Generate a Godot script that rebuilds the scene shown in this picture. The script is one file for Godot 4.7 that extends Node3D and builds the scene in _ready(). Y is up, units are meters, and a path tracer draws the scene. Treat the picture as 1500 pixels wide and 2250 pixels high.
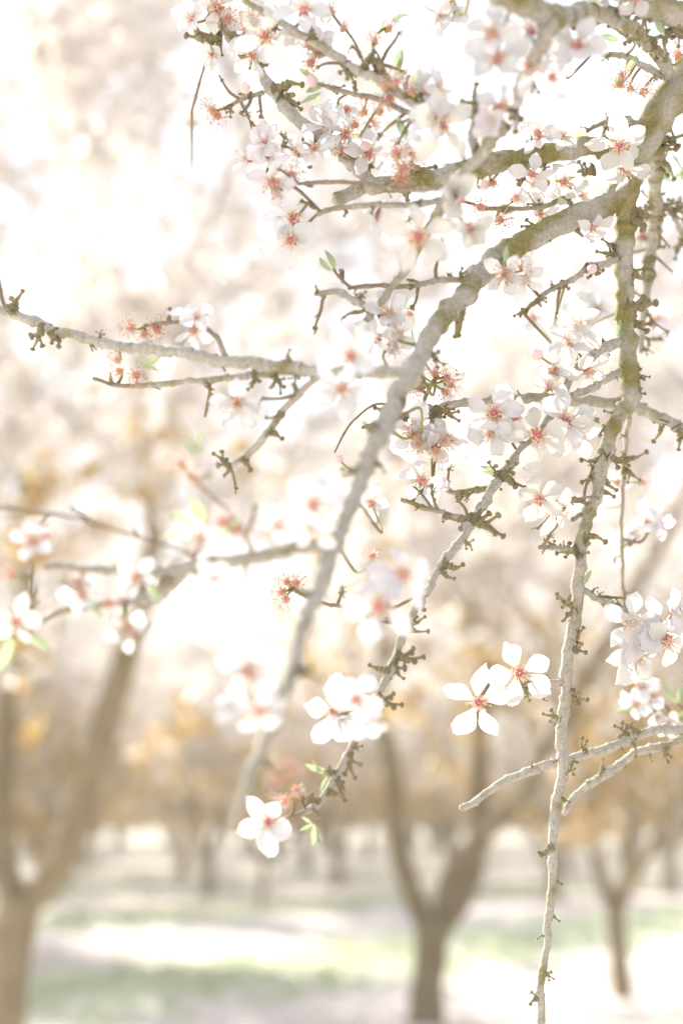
extends Node3D
# An almond orchard in bloom, seen through the hanging boughs of a tree close to the lens.

const FOCAL_PX := 3125.0          # pixels per unit of slope in the 1500 x 2250 photograph
const PITCH := 0.2127
const EYE := Vector3(0, 1.6, 0)
const SUN_FROM := Vector3(-0.58, 0.52, -0.72)

var rng := RandomNumberGenerator.new()
var lumps := FastNoiseLite.new()
var patches := FastNoiseLite.new()
var taken := {}
var M := {}
var petal_variants := []
var corolla_variants := []
var stamen_variants := []
var bare_variants := []
var calyx_mesh: ArrayMesh
var bare_calyx_mesh: ArrayMesh
var bud_mesh: ArrayMesh
var bud_calyx_mesh: ArrayMesh
var spur_variants := []
var spur_shapes := []
var stubs: Geo
var leaf_variants := []
var cluster_variants := []


# ------------------------------------------------------------------ geometry
class Geo:
	var v := PackedVector3Array()
	var c := PackedColorArray()
	var i := PackedInt32Array()
	func quad(a: int, b: int, d: int, e: int) -> void:
		i.append_array(PackedInt32Array([a, b, d, a, d, e]))
	func add(o: Geo, t: Transform3D) -> void:
		var first := v.size()
		for p in o.v:
			v.append(t * p)
		c.append_array(o.c)
		for k in o.i:
			i.append(k + first)
	func mesh() -> ArrayMesh:
		var n := PackedVector3Array()
		n.resize(v.size())
		for k in range(0, i.size(), 3):
			var a := v[i[k]]
			var f := (v[i[k + 2]] - a).cross(v[i[k + 1]] - a)
			n[i[k]] += f
			n[i[k + 1]] += f
			n[i[k + 2]] += f
		for k in n.size():
			n[k] = n[k].normalized() if n[k].length_squared() > 1e-30 else Vector3.UP
		var a := []
		a.resize(Mesh.ARRAY_MAX)
		a[Mesh.ARRAY_VERTEX] = v
		a[Mesh.ARRAY_NORMAL] = n
		a[Mesh.ARRAY_COLOR] = c
		a[Mesh.ARRAY_INDEX] = i
		var m := ArrayMesh.new()
		m.add_surface_from_arrays(Mesh.PRIMITIVE_TRIANGLES, a)
		return m


func shot(x: float, y: float, d: float) -> Vector3:
	# where a thing stands that the photograph shows at that pixel, d metres in front of the lens
	var q := Vector3((x - 750.0) / FOCAL_PX, (1125.0 - y) / FOCAL_PX, -1.0) * d
	return EYE + q.rotated(Vector3.RIGHT, PITCH)


func seen(p: Vector3) -> Vector3:
	var q := (p - EYE).rotated(Vector3.RIGHT, -PITCH)
	return Vector3(750.0 - q.x / q.z * FOCAL_PX, 1125.0 + q.y / q.z * FOCAL_PX, -q.z)


func smooth_line(pts: Array, rad: Array, step: float) -> Array:
	# Catmull-Rom through the points: [positions, radii]
	var op := []
	var orr := []
	for k in pts.size() - 1:
		var a: Vector3 = pts[max(k - 1, 0)]
		var b: Vector3 = pts[k]
		var c: Vector3 = pts[k + 1]
		var d: Vector3 = pts[min(k + 2, pts.size() - 1)]
		var n: int = clampi(int(ceil(b.distance_to(c) / step)), 1, 40)
		for j in n:
			var t := float(j) / n
			op.append(b.cubic_interpolate(c, a, d, t))
			orr.append(lerpf(rad[k], rad[k + 1], t))
	op.append(pts[-1])
	orr.append(rad[-1])
	return [op, orr]


func tube(g: Geo, pts: Array, rad: Array, sides: int, tint: Callable, lump := 0.0, scale := 90.0, cap := true) -> void:
	var n := pts.size()
	if n < 2:
		return
	var t: Vector3 = (pts[1] - pts[0]).normalized()
	var side: Vector3 = t.cross(Vector3(0.31, 0.2, 0.93)).normalized()
	var first := g.v.size()
	for k in n:
		var t2: Vector3 = (pts[min(k + 1, n - 1)] - pts[max(k - 1, 0)]).normalized()
		if t2.length_squared() > 0.5:
			t = t2
		side = (side - t * side.dot(t)).normalized()
		var up := t.cross(side)
		for s in sides:
			var a := TAU * s / sides
			var o := side * cos(a) + up * sin(a)
			var r: float = rad[k]
			if lump > 0.0:
				r *= 1.0 + lump * lumps.get_noise_3dv((pts[k] + o * r) * scale)
			var p: Vector3 = pts[k] + o * r
			g.v.append(p)
			g.c.append(tint.call(p, rad[k], float(k) / (n - 1)))
	for k in n - 1:
		for s in sides:
			var a := first + k * sides + s
			var b := first + k * sides + (s + 1) % sides
			g.quad(a, a + sides, b + sides, b)
	if cap:
		for e in [0, n - 1]:
			var mid := g.v.size()
			var out: Vector3 = (pts[0] - pts[1]).normalized() if e == 0 else (pts[-1] - pts[-2]).normalized()
			g.v.append(pts[e] + out * rad[e] * 0.45)
			g.c.append(tint.call(pts[e], rad[e], 0.0 if e == 0 else 1.0))
			for s in sides:
				var a: int = first + e * sides + s
				var b: int = first + e * sides + (s + 1) % sides
				g.i.append_array(PackedInt32Array([mid, a, b] if e == 0 else [mid, b, a]))


func ball(g: Geo, at: Vector3, r: Vector3, col: Color, sides := 6, rings := 4) -> void:
	var first := g.v.size()
	for k in rings + 1:
		var la := PI * k / rings
		for s in sides:
			var lo := TAU * s / sides
			g.v.append(at + Vector3(sin(la) * cos(lo), cos(la), sin(la) * sin(lo)) * r)
			g.c.append(col)
	for k in rings:
		for s in sides:
			var a := first + k * sides + s
			var b := first + k * sides + (s + 1) % sides
			g.quad(a, b, b + sides, a + sides)


# ------------------------------------------------------------------ nodes
func numbered(called: String) -> String:
	var n: int = taken.get(called, 0)
	taken[called] = n + 1
	return called if n == 0 else "%s_%03d" % [called, n]


func thing(called: String, label: String, category: String, at: Vector3, group := "") -> Node3D:
	var o := Node3D.new()
	o.name = numbered(called)
	o.position = at
	o.set_meta("label", label)
	o.set_meta("category", category)
	if group:
		o.set_meta("group", group)
	add_child(o)
	return o


func part(called: String, mesh: Mesh, mat: Material, parent: Node3D, t := Transform3D()) -> MeshInstance3D:
	var o := MeshInstance3D.new()
	var n: int = parent.get_meta("n_" + called, 0)
	parent.set_meta("n_" + called, n + 1)
	o.name = called if n == 0 else "%s_%03d" % [called, n]
	o.mesh = mesh
	o.material_override = mat
	o.transform = t
	parent.add_child(o, true)
	return o


func holder(called: String, parent: Node3D, t: Transform3D) -> Node3D:
	var o := Node3D.new()
	var n: int = parent.get_meta("n_" + called, 0)
	parent.set_meta("n_" + called, n + 1)
	o.name = called if n == 0 else "%s_%03d" % [called, n]
	o.transform = t
	parent.add_child(o, true)
	return o


func scattered(called: String, mesh: Mesh, mat: Material, places: Array, parent: Node3D, tints := []) -> MultiMeshInstance3D:
	var mm := MultiMesh.new()
	mm.transform_format = MultiMesh.TRANSFORM_3D
	mm.use_colors = tints.size() > 0
	mm.mesh = mesh
	mm.instance_count = places.size()
	for k in places.size():
		mm.set_instance_transform(k, places[k])
		if tints.size():
			mm.set_instance_color(k, tints[k])
	var o := MultiMeshInstance3D.new()
	var n: int = parent.get_meta("n_" + called, 0)
	parent.set_meta("n_" + called, n + 1)
	o.name = called if n == 0 else "%s_%03d" % [called, n]
	o.multimesh = mm
	o.material_override = mat
	o.set_meta("kind", "stuff")
	parent.add_child(o, true)
	return o


# ------------------------------------------------------------------ materials
func noise_texture(frequency: float, seed_: int, lo: Color, hi: Color, octaves := 4, kind := FastNoiseLite.TYPE_SIMPLEX_SMOOTH) -> NoiseTexture2D:
	var n := FastNoiseLite.new()
	n.noise_type = kind
	n.frequency = frequency
	n.seed = seed_
	n.fractal_octaves = octaves
	var r := Gradient.new()
	r.set_color(0, lo)
	r.set_color(1, hi)
	var t := NoiseTexture2D.new()
	t.width = 512
	t.height = 512
	t.seamless = true
	t.noise = n
	t.color_ramp = r
	return t


func coloured(rough: float) -> StandardMaterial3D:
	var m := StandardMaterial3D.new()
	m.vertex_color_use_as_albedo = true
	m.roughness = rough
	m.metallic_specular = 0.35
	return m


func materials() -> void:
	var grain := noise_texture(0.02, 3, Color(0.75, 0.72, 0.66), Color(1, 1, 1), 5)
	var relief := noise_texture(0.03, 8, Color(0, 0, 0), Color(1, 1, 1), 5)
	var b := coloured(0.9)
	b.albedo_texture = grain
	b.uv1_triplanar = true
	b.uv1_scale = Vector3(22, 55, 22)
	b.heightmap_enabled = true
	b.heightmap_texture = relief
	b.heightmap_scale = 0.11
	M.bark = b
	var ob := coloured(0.95)
	ob.albedo_texture = grain
	ob.uv1_triplanar = true
	ob.uv1_scale = Vector3(3, 1.1, 3)
	ob.heightmap_enabled = true
	ob.heightmap_texture = relief
	ob.heightmap_scale = 1.6
	M.old_bark = ob
	M.spur = coloured(0.9)
	var tw := StandardMaterial3D.new()
	tw.albedo_color = Color(0.38, 0.34, 0.27).linear_to_srgb()
	tw.roughness = 0.8
	M.twig = tw
	var p := coloured(0.55)
	p.backlight_enabled = true
	p.backlight = Color(0.75, 0.75, 0.75).linear_to_srgb()
	M.petal = p
	M.petal_rosy = p.duplicate()
	M.petal_rosy.albedo_color = Color(1.0, 0.978, 0.985)
	M.petal_cream = p.duplicate()
	M.petal_cream.albedo_color = Color(0.985, 0.975, 0.94)
	var c := coloured(0.32)
	c.metallic_specular = 0.5
	c.backlight_enabled = true
	c.backlight = Color(0.8, 0.8, 0.8).linear_to_srgb()
	M.cluster = c
	M.stamen = coloured(0.6)
	M.calyx = coloured(0.6)
	var l := coloured(0.5)
	l.backlight_enabled = true
	l.backlight = Color(0.6, 0.6, 0.6).linear_to_srgb()
	M.leaf = l
	M.ground = coloured(1.0)
	M.grass = l


# ------------------------------------------------------------------ blossom pieces
func petal_geo(k: int) -> Geo:
	var g := Geo.new()
	var r := RandomNumberGenerator.new()
	r.seed = 40 + k
	var long := r.randf_range(0.0215, 0.0265)
	var wide := r.randf_range(0.0058, 0.0088)
	var cup := r.randf_range(0.08, 0.42)
	var droop := r.randf_range(-0.007, 0.006)
	var notch := r.randf_range(0.0, 0.0034)
	var skew := r.randf_range(-0.004, 0.004)
	var blunt := r.randf_range(0.36, 0.43)
	var wave := r.randf_range(0.0005, 0.0016)
	var nu := 8
	var nv := 11
	for b in nv + 1:
		var t := float(b) / nv
		var w := wide * (0.13 + 0.87 * smoothstep(0.0, 0.66, t))
		if t > 0.58:
			w *= sqrt(maxf(0.03, 1.0 - pow((t - 0.58) / (0.42 + (0.43 - blunt) * 0.2), 2.2)))
		for a in nu + 1:
			var s := float(a) / nu * 2.0 - 1.0
			var ragged := 1.0 + 0.09 * lumps.get_noise_2d(t * 7.0 + k * 13.0, signf(s) * 5.0) * absf(s)
			var y := 0.0012 + long * t - notch * maxf(0.0, 1.0 - 1.7 * absf(s)) * smoothstep(0.8, 1.0, t) - 0.0022 * s * s * t + 0.0012 * lumps.get_noise_2d(s * 4.0, k * 9.0) * t
			var z := cup * w * s * s + droop * t * t + wave * sin(8.0 * t + 4.0 * s + k) * t * absf(s) + 0.002 * sin(PI * t) + 0.25 * wave * sin(14.0 * s + k)
			g.v.append(Vector3(s * w * ragged + skew * t * t, y, z))
			var pink := (1.0 - smoothstep(0.02, 0.23, t)) * 0.8
			g.c.append((Color(0.68, 0.69, 0.725) * (1.0 + 0.05 * sin(k * 2.3) - 0.05 * absf(sin(s * 9.0 + 0.6 * t)) * (1.0 - t))).lerp(Color(0.74, 0.22, 0.32), pink))
	for b in nv:
		for a in nu:
			var q := b * (nu + 1) + a
			g.quad(q, q + 1, q + nu + 2, q + nu + 1)
	return g


func petal_place(k: int, lean: float, r: RandomNumberGenerator) -> Transform3D:
	# the flower looks along +Z, its petals lie round it
	var turn := TAU * k / 5.0 + r.randf_range(-0.22, 0.22)
	var b := Basis(Vector3.BACK, turn) * Basis(Vector3.RIGHT, lean + r.randf_range(-0.3, 0.3)) * Basis(Vector3.UP, r.randf_range(-0.4, 0.4))
	return Transform3D(b.scaled_local(Vector3.ONE * r.randf_range(0.9, 1.08)), b.y * 0.0012 + Vector3(0, 0, 0.0004 * (k % 2)))


func stamens_geo(k: int, fading: bool) -> Geo:
	var g := Geo.new()
	var r := RandomNumberGenerator.new()
	r.seed = 90 + k + (50 if fading else 0)
	var n := 38 if fading else 30
	for j in n:
		var a := TAU * j / n * 3.0 + r.randf_range(-0.3, 0.3)
		var open := r.randf_range(0.15, 0.8) if not fading else r.randf_range(0.15, 1.0)
		var d := Vector3(cos(a) * sin(open), sin(a) * sin(open), cos(open))
		var long := r.randf_range(0.006, 0.0115) if not fading else r.randf_range(0.0085, 0.0145)
		var root := Vector3(cos(a), sin(a), 0) * 0.0019
		var tip := root + d * long
		var base := Color(0.77, 0.24, 0.3)
		var far := Color(0.8, 0.56, 0.58) if j % 3 == 0 else Color(0.82, 0.74, 0.73)
		tube(g, [root, root + d * long * 0.5 + Vector3(0, 0, 0.0006), tip], [0.00031, 0.00024, 0.0002], 3, func(_p, _r, t): return base.lerp(far, smoothstep(-0.3, 0.42, t)), 0.0, 1.0, false)
		ball(g, tip, Vector3(0.0008, 0.0008, 0.0006), Color(0.78, 0.58, 0.34) if not fading else Color(0.5, 0.28, 0.12), 4, 3)
	tube(g, [Vector3.ZERO, Vector3(0, 0, 0.011)], [0.0005, 0.0004], 4, func(_p, _r, _t): return Color(0.5, 0.6, 0.25), 0.0, 1.0, true)
	# the crimson throat
	ball(g, Vector3(0, 0, 0.0004), Vector3(0.0022, 0.0022, 0.0012), Color(0.76, 0.21, 0.29) if not fading else Color(0.76, 0.27, 0.3), 10, 4)
	return g


func calyx_geo(fading: bool, closed := false) -> Geo:
	var g := Geo.new()
	var red := Color(0.52, 0.2, 0.17) if not fading else Color(0.58, 0.3, 0.16)
	var green := Color(0.38, 0.43, 0.18)
	tube(g, [Vector3(0, 0, -0.0085), Vector3(0, 0, -0.005), Vector3(0, 0, -0.0015), Vector3(0, 0, 0.0)], [0.0011, 0.0024, 0.0033, 0.0036], 8, func(_p, _r, t): return green.lerp(red, t), 0.0, 1.0, true)
	for k in 5:
		var b := Basis(Vector3.BACK, TAU * (k + 0.5) / 5.0) * Basis(Vector3.RIGHT, 0.9 if closed else -0.45 if fading else -0.1)
		var first := g.v.size()
		for q in 5:
			var t := q / 4.0
			var w := 0.0021 * (1.0 - t * t) + 0.0001
			for s in [-1, 0, 1]:
				g.v.append(Vector3(0, 0, -0.0012) + b * Vector3(s * w, 0.002 + (0.004 if fading else 0.0052) * t, 0.0007 * absf(s) - 0.0016 * t * t))
				g.c.append(red.lerp(green, smoothstep(0.1, 0.9, t)))
		for q in 4:
			for s in 2:
				var a: int = first + q * 3 + s
				g.quad(a, a + 1, a + 4, a + 3)
	return g


func bud_geo() -> Geo:
	var g := Geo.new()
	ball(g, Vector3(0, 0, 0.0055), Vector3(0.0058, 0.0062, 0.0085), Color(0.86, 0.72, 0.76), 10, 7)
	for k in g.v.size():
		var p := g.v[k]
		g.v[k] = p * (1.0 + 0.07 * sin(3.0 * atan2(p.y, p.x) + p.z * 500.0))
	return g


func leaf_geo(k: int) -> Geo:
	var g := Geo.new()
	var r := RandomNumberGenerator.new()
	r.seed = 700 + k
	var long := r.randf_range(0.85, 1.1)
	var wide := r.randf_range(0.11, 0.16)
	var bend := r.randf_range(-0.35, 0.3)
	for b in 9:
		var t := b / 8.0
		var w := wide * pow(sin(PI * clampf(0.04 + t * 0.96, 0, 1)), 0.8) + 0.008
		for s in [-1.0, -0.5, 0.0, 0.5, 1.0]:
			g.v.append(Vector3(s * w, long * t, bend * t * t + 0.6 * w * absf(s) + 0.02 * sin(14.0 * t + s)))
			g.c.append(Color(0.30, 0.39, 0.24).lerp(Color(0.42, 0.49, 0.30), 0.35 + 0.4 * sin(t * 3.0 + k)) * (1.15 if absf(s) < 0.1 else 1.0))
	for b in 8:
		for a in 4:
			var q := b * 5 + a
			g.quad(q, q + 1, q + 6, q + 5)
	return g


func spur_geo(k: int) -> Geo:
	# a fruiting spur: short, ringed with old scars, with the knobbed stubs of last year's flowers
	var g := Geo.new()
	var r := RandomNumberGenerator.new()
	r.seed = 300 + k
	var shades := [Color(0.185, 0.165, 0.095), Color(0.25, 0.22, 0.135), Color(0.185, 0.145, 0.095)]
	var bend := Vector3(r.randf_range(-0.2, 0.2), 0, r.randf_range(-0.2, 0.2))
	var reach := r.randf_range(0.3, 0.6)
	var pts := []
	var rad := []
	for j in 12:
		var t := j / 11.0
		pts.append(Vector3(0, t * reach - 0.1, 0) + bend * t * t)
		rad.append((0.19 - 0.075 * t + 0.12 * pow(1.0 - t, 4.0)) * (1.0 + 0.17 * sin(j * 2.1 + k)))
	tube(g, pts, rad, 8, func(p, _r, _t): return shades[absi(int(p.y * 9.0)) % 2], 0.4, 9.0)
	for j in 1 + k % 5:
		var t := 1.0 if j == 0 else r.randf_range(0.3, 1.0)
		var at: Vector3 = pts[int(t * 11.0)]
		var a := r.randf() * TAU
		var d := Vector3(cos(a), r.randf_range(0.0, 0.9) if j else 1.6, sin(a)).normalized()
		var long := r.randf_range(0.36, 0.6)
		var side := Vector3(r.randf_range(-0.06, 0.06), r.randf_range(-0.08, 0.05), r.randf_range(-0.06, 0.06))
		var tip := at + d * long + side
		tube(g, [at, at + d * long * 0.5, at + d * long * 0.85 + side * 0.7, tip], [0.1, 0.062, 0.052, 0.075], 6, func(_p, _r, _t): return shades[1], 0.2, 11.0)
		var turned := Geo.new()
		ball(turned, Vector3.ZERO, Vector3(0.125, 0.085, 0.125) * r.randf_range(0.85, 1.15), shades[j % 3], 7, 4)
		g.add(turned, Transform3D(Basis(Quaternion(Vector3.UP, d)), tip))
	return g


func cluster_geo(k: int) -> Geo:
	# a few open flowers of a far crown, petal by petal
	var g := Geo.new()
	var r := RandomNumberGenerator.new()
	r.seed = 500 + k
	for f in 6:
		var at := Vector3(r.randf_range(-1, 1), r.randf_range(-1, 1), r.randf_range(-1, 1)).limit_length(1.0) * 0.045
		var face := Vector3(r.randf_range(-1, 1), r.randf_range(-1, 1), r.randf_range(-1, 1)).normalized()
		var b := Basis(Quaternion(Vector3.BACK, face))
		for q in 5:
			var a := TAU * q / 5.0 + f
			var o := Vector3(cos(a), sin(a), 0.25)
			var s := Vector3(-sin(a), cos(a), 0) * 0.010
			var first := g.v.size()
			for p in [o * 0.003, o * 0.014 + s, o * 0.025, o * 0.014 - s]:
				g.v.append(at + b * p)
				g.c.append(Color(0.76, 0.755, 0.76) if p.length() > 0.01 else Color(0.6, 0.5, 0.42))
			g.quad(first, first + 1, first + 2, first + 3)
	return g


func pieces() -> void:
	for k in 12:
		petal_variants.append(petal_geo(k).mesh())
	for k in 4:
		stamen_variants.append(stamens_geo(k, false).mesh())
		bare_variants.append(stamens_geo(k, true).mesh())
	for k in 8:
		var g := Geo.new()
		var r := RandomNumberGenerator.new()
		r.seed = 20 + k
		for q in 5:
			g.add(petal_geo((k * 3 + q * 5) % 12), petal_place(q, r.randf_range(0.05, 0.45), r))
		corolla_variants.append(g.mesh())
	calyx_mesh = calyx_geo(false).mesh()
	bare_calyx_mesh = calyx_geo(true).mesh()
	bud_calyx_mesh = calyx_geo(false, true).mesh()
	bud_mesh = bud_geo().mesh()
	for k in 9:
		spur_shapes.append(spur_geo(k))
		spur_variants.append(spur_shapes[-1].mesh())
	for k in 4:
		leaf_variants.append(leaf_geo(k).mesh())
	for k in 4:
		cluster_variants.append(cluster_geo(k).mesh())


# ------------------------------------------------------------------ boughs close to the lens
var lines := []        # of the bough that is being built: {p, r, s} of each branch
var bough: Node3D
var n_petals := 0


func bark_tint(p: Vector3, r: float, _t: float) -> Color:
	var a := patches.get_noise_3dv(p * 0.4)
	var b := patches.get_noise_3dv(p * 3.7 + Vector3(9, 2, 4))
	var old := smoothstep(0.0048, 0.009, r)
	var moss := clampf(old * 0.8 + (a - 0.12) * 1.7 + b * 0.4, 0.0, 1.0)
	var grey := Color(0.50, 0.495, 0.465).lerp(Color(0.63, 0.635, 0.635), clampf(b + 0.4, 0, 1))
	grey = grey.lerp(Color(0.33, 0.27, 0.2), 1.0 - smoothstep(0.0013, 0.003, r))
	var green := Color(0.38, 0.355, 0.17).lerp(Color(0.27, 0.255, 0.105), clampf(0.5 + b, 0, 1))
	return grey.lerp(green, moss)


func nearest(x: float, y: float) -> Array:
	# [distance in pixels, point, radius, direction] of the nearest branch of this bough as photographed
	var best := [1e9, Vector3.ZERO, 0.0, Vector3.UP]
	for l in lines:
		var s: PackedVector3Array = l.s
		for k in s.size():
			var q := Vector2(s[k].x - x, s[k].y - y).length()
			if q < best[0]:
				var n: int = s.size()
				best = [q, l.p[k], l.r[k], (l.p[min(k + 1, n - 1)] - l.p[max(k - 1, 0)]).normalized()]
	return best


func branch(called: String, d0: float, d1: float, spec: String, spurs := 0.0, spur_size := 26.0) -> void:
	# "x,y,r x,y,r ..." or "x,y,d,r ..."; a depth of 0 takes that of the branch it grows from
	var rows := []
	for w in spec.split(" ", false):
		rows.append(w.split_floats(","))
	if d0 == 0.0:
		d0 = seen(nearest(rows[0][0], rows[0][1])[1]).z
	if d1 == 0.0:
		d1 = seen(nearest(rows[-1][0], rows[-1][1])[1]).z
	var total := 0.0
	for k in rows.size() - 1:
		total += Vector2(rows[k + 1][0] - rows[k][0], rows[k + 1][1] - rows[k][1]).length()
	var run := 0.0
	var pts := []
	var rad := []
	for k in rows.size():
		var w = rows[k]
		if k > 0:
			run += Vector2(w[0] - rows[k - 1][0], w[1] - rows[k - 1][1]).length()
		var d: float = w[2] if w.size() == 4 else lerpf(d0, d1, run / total)
		pts.append(shot(w[0], w[1], d))
		rad.append(w[-1] * (0.92 if w[-1] < 14.0 else 0.86) * d / FOCAL_PX)
	var fine := smooth_line(pts, rad, maxf(0.0016, rad[0] * 0.28))
	var p: Array = fine[0]
	var r: Array = fine[1]
	var s := PackedVector3Array()
	var o := bough.position
	var local := []
	var node := 0.0
	var gone := 0.0
	var kink := Vector3.ZERO
	for k in p.size():
		# nodes: a swelling and a slight change of course every couple of centimetres
		if k > 0:
			gone += p[k].distance_to(p[k - 1])
		if gone > node:
			node += rng.randf_range(0.009, 0.024) * (1.0 + r[k] * 60.0)
			kink = Vector3(rng.randf_range(-1, 1), rng.randf_range(-1, 1), rng.randf_range(-1, 1)) * 0.3
			if r[k] < 0.009:
				r[k] *= 1.25
				if k > 0:
					r[k - 1] *= 1.14
		p[k] += kink * minf(r[k], 0.004) * minf(1.0, k * 0.2)
		var wob := Vector3(lumps.get_noise_3dv(p[k] * 26.0), lumps.get_noise_3dv(p[k] * 26.0 + Vector3(50, 0, 0)), lumps.get_noise_3dv(p[k] * 26.0 + Vector3(0, 70, 0)))
		p[k] += wob * minf(r[k], 0.006) * (0.5 if k > 2 else 0.0)
		r[k] *= 1.0 + 0.16 * lumps.get_noise_3dv(p[k] * 55.0 + Vector3(3, 3, 3))
		s.append(seen(p[k]))
		local.append(p[k] - o)
	var g := Geo.new()
	var most: float = rad.max()
	tube(g, local, r, clampi(int(most / 0.0007), 7, 22), func(q, rr, t): return bark_tint((q + o), rr, t), 0.16 if most < 0.006 else 0.09, 120.0)
	part(called, g.mesh(), M.bark, bough)
	lines.append({"p": p, "r": r, "s": s})
	# spurs along it, where nothing is listed one by one
	var many := int(round(total * spurs / 100.0))
	for k in many:
		var at: int = clampi(int((k + rng.randf_range(0.15, 0.85)) / many * p.size()), 1, p.size() - 2)
		var t: Vector3 = (p[at + 1] - p[at - 1]).normalized()
		var out: Vector3 = t.cross(Vector3(rng.randf_range(-1, 1), rng.randf_range(-1, 1), rng.randf_range(-1, 1))).normalized()
		out = (out + Vector3(0, -0.15, 0) + t * rng.randf_range(-0.2, 0.5)).normalized()
		put_spur(p[at] + out * r[at] * 0.7, out, spur_size * rng.randf_range(0.5, 1.35) * seen(p[at]).z / FOCAL_PX)


func shoots(from: int, many: int, long: float) -> void:
	# fine young shoots, with a stub or two each, on the branches numbered from that one
	var roots := lines.slice(from)
	for k in many:
		var l: Dictionary = roots[rng.randi() % roots.size()]
		var at := rng.randi_range(2, l.p.size() - 3)
		var t: Vector3 = (l.p[at + 1] - l.p[at - 1]).normalized()
		var out := t.cross(Vector3(rng.randf_range(-1, 1), rng.randf_range(-1, 1), rng.randf_range(-1, 1))).normalized()
		var d := (out + t * rng.randf_range(-0.1, 0.8) + Vector3(0, 0.1, 0)).normalized()
		var size := long * rng.randf_range(0.5, 1.3) * seen(l.p[at]).z / FOCAL_PX
		var pts := [l.p[at]]
		var rad := [0.0016]
		for j in 4:
			d = (d + Vector3(rng.randf_range(-1, 1), rng.randf_range(-1, 1), rng.randf_range(-1, 1)) * 0.28).normalized()
			pts.append(pts[-1] + d * size / 4.0)
			rad.append(0.0015 - 0.0002 * j)
		var fine := smooth_line(pts, rad, 0.004)
		var g := Geo.new()
		var o := bough.position
		tube(g, fine[0].map(func(p): return p - o), fine[1], 5, func(p, r, _t): return bark_tint(p + o, r, 0.0), 0.3, 200.0)
		part("shoot", g.mesh(), M.bark, bough)
		var s := PackedVector3Array()
		for p in fine[0]:
			s.append(seen(p))
		for j in rng.randi_range(1, 3):
			var i := rng.randi_range(1, fine[0].size() - 1)
			var w := Vector3(rng.randf_range(-1, 1), rng.randf_range(-1, 1), rng.randf_range(-1, 1)).normalized()
			var b := Basis(Quaternion(Vector3.UP, (w + d).normalized()))
			stubs.add(spur_shapes[rng.randi() % 9], Transform3D(b.scaled_local(Vector3.ONE * rng.randf_range(10, 19) * s[0].z / FOCAL_PX), (fine[0][i] if j else fine[0][-1]) - o))


func put_spur(at: Vector3, out: Vector3, long: float) -> void:
	var b := Basis(Quaternion(Vector3.UP, out)) * Basis(Vector3.UP, rng.randf() * TAU)
	part("spur", spur_variants[rng.randi() % 9], M.spur, bough, Transform3D(b.scaled_local(Vector3.ONE * long * 1.15), at - bough.position))


func spurs(spec: String) -> void:
	# "x,y,bearing,length ...": bearing in degrees, 0 to the right of the photograph and 90 up
	for w in spec.split(" ", false):
		var q := w.split_floats(",")
		var near := nearest(q[0], q[1])
		var a := deg_to_rad(q[2])
		var out := Vector3(cos(a), sin(a), rng.randf_range(-0.3, 0.4)).normalized().rotated(Vector3.RIGHT, PITCH)
		var d := seen(near[1]).z
		put_spur(near[1] + out * near[2] * 0.6, out, q[3] * d / FOCAL_PX)


func facing(nx: float, ny: float, loose: float) -> Basis:
	var f := Vector3(nx + rng.randf_range(-loose, loose), ny + rng.randf_range(-loose, loose), 1.0).normalized().rotated(Vector3.RIGHT, PITCH)
	return Basis(Quaternion(Vector3.BACK, f)) * Basis(Vector3.BACK, rng.randf() * TAU)


func flowers(kind: String, spec: String, ahead := 0.006) -> void:
	# "x,y,size,nx,ny,d ...": size across in pixels; nx, ny turn the flower to the right and up; d its depth, else a little before its branch
	for w in spec.split(" ", false):
		var q := w.split_floats(",")
		var near := nearest(q[0], q[1])
		var d: float = q[5] if q.size() > 5 else seen(near[1]).z - near[2] - ahead - rng.randf_range(-0.004, 0.008)
		var at := shot(q[0], q[1], d)
		var b := facing(q[3] if q.size() > 3 else 0.0, q[4] if q.size() > 4 else 0.0, 0.12 if q.size() > 3 else 0.55)
		var full := 0.0475 if kind == "blossom" else 0.029 if kind == "spent_blossom" else 0.019
		var big := q[2] * 1.05 * d / FOCAL_PX / full
		var h := holder(kind, bough, Transform3D(b.scaled_local(Vector3.ONE * big), at - bough.position))
		if kind == "blossom":
			var v := rng.randi()
			var lean := rng.randf_range(-0.1, 0.4) if rng.randf() < 0.75 else rng.randf_range(0.5, 0.95)
			var pm: Material = [M.petal, M.petal, M.petal_rosy, M.petal_cream][rng.randi() % 4]
			if n_petals < 300:
				for k in 5:
					part("petal", petal_variants[(v + k * 5) % 12], pm, h, petal_place(k, lean, rng))
				n_petals += 5
			else:
				part("corolla", corolla_variants[v % 8], pm, h)
			part("stamens", stamen_variants[v % 4], M.stamen, h)
			part("calyx", calyx_mesh, M.calyx, h)
		elif kind == "spent_blossom":
			part("stamens", bare_variants[rng.randi() % 4], M.stamen, h)
			part("calyx", bare_calyx_mesh, M.calyx, h)
		else:
			part("closed_petals", bud_mesh, M.petal, h)
			part("calyx", bud_calyx_mesh, M.calyx, h)
		# the stalk, from the branch to the back of the flower
		var back := h.transform * Vector3(0, 0, -0.0085)
		var from: Vector3 = near[1] - bough.position
		var bend := (from + back) * 0.5 + b * Vector3(0, 0, -0.25) * from.distance_to(back)
		var fine := smooth_line([from, bend, back], [0.0014, 0.0012, 0.0011 * big], 0.004)
		var g := Geo.new()
		tube(g, fine[0], fine[1], 5, func(_p, _r, t): return Color(0.2, 0.16, 0.09).lerp(Color(0.27, 0.3, 0.1), smoothstep(0.3, 0.9, t)), 0.2, 300.0)
		part("flower_stalk", g.mesh(), M.spur, bough)


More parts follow.
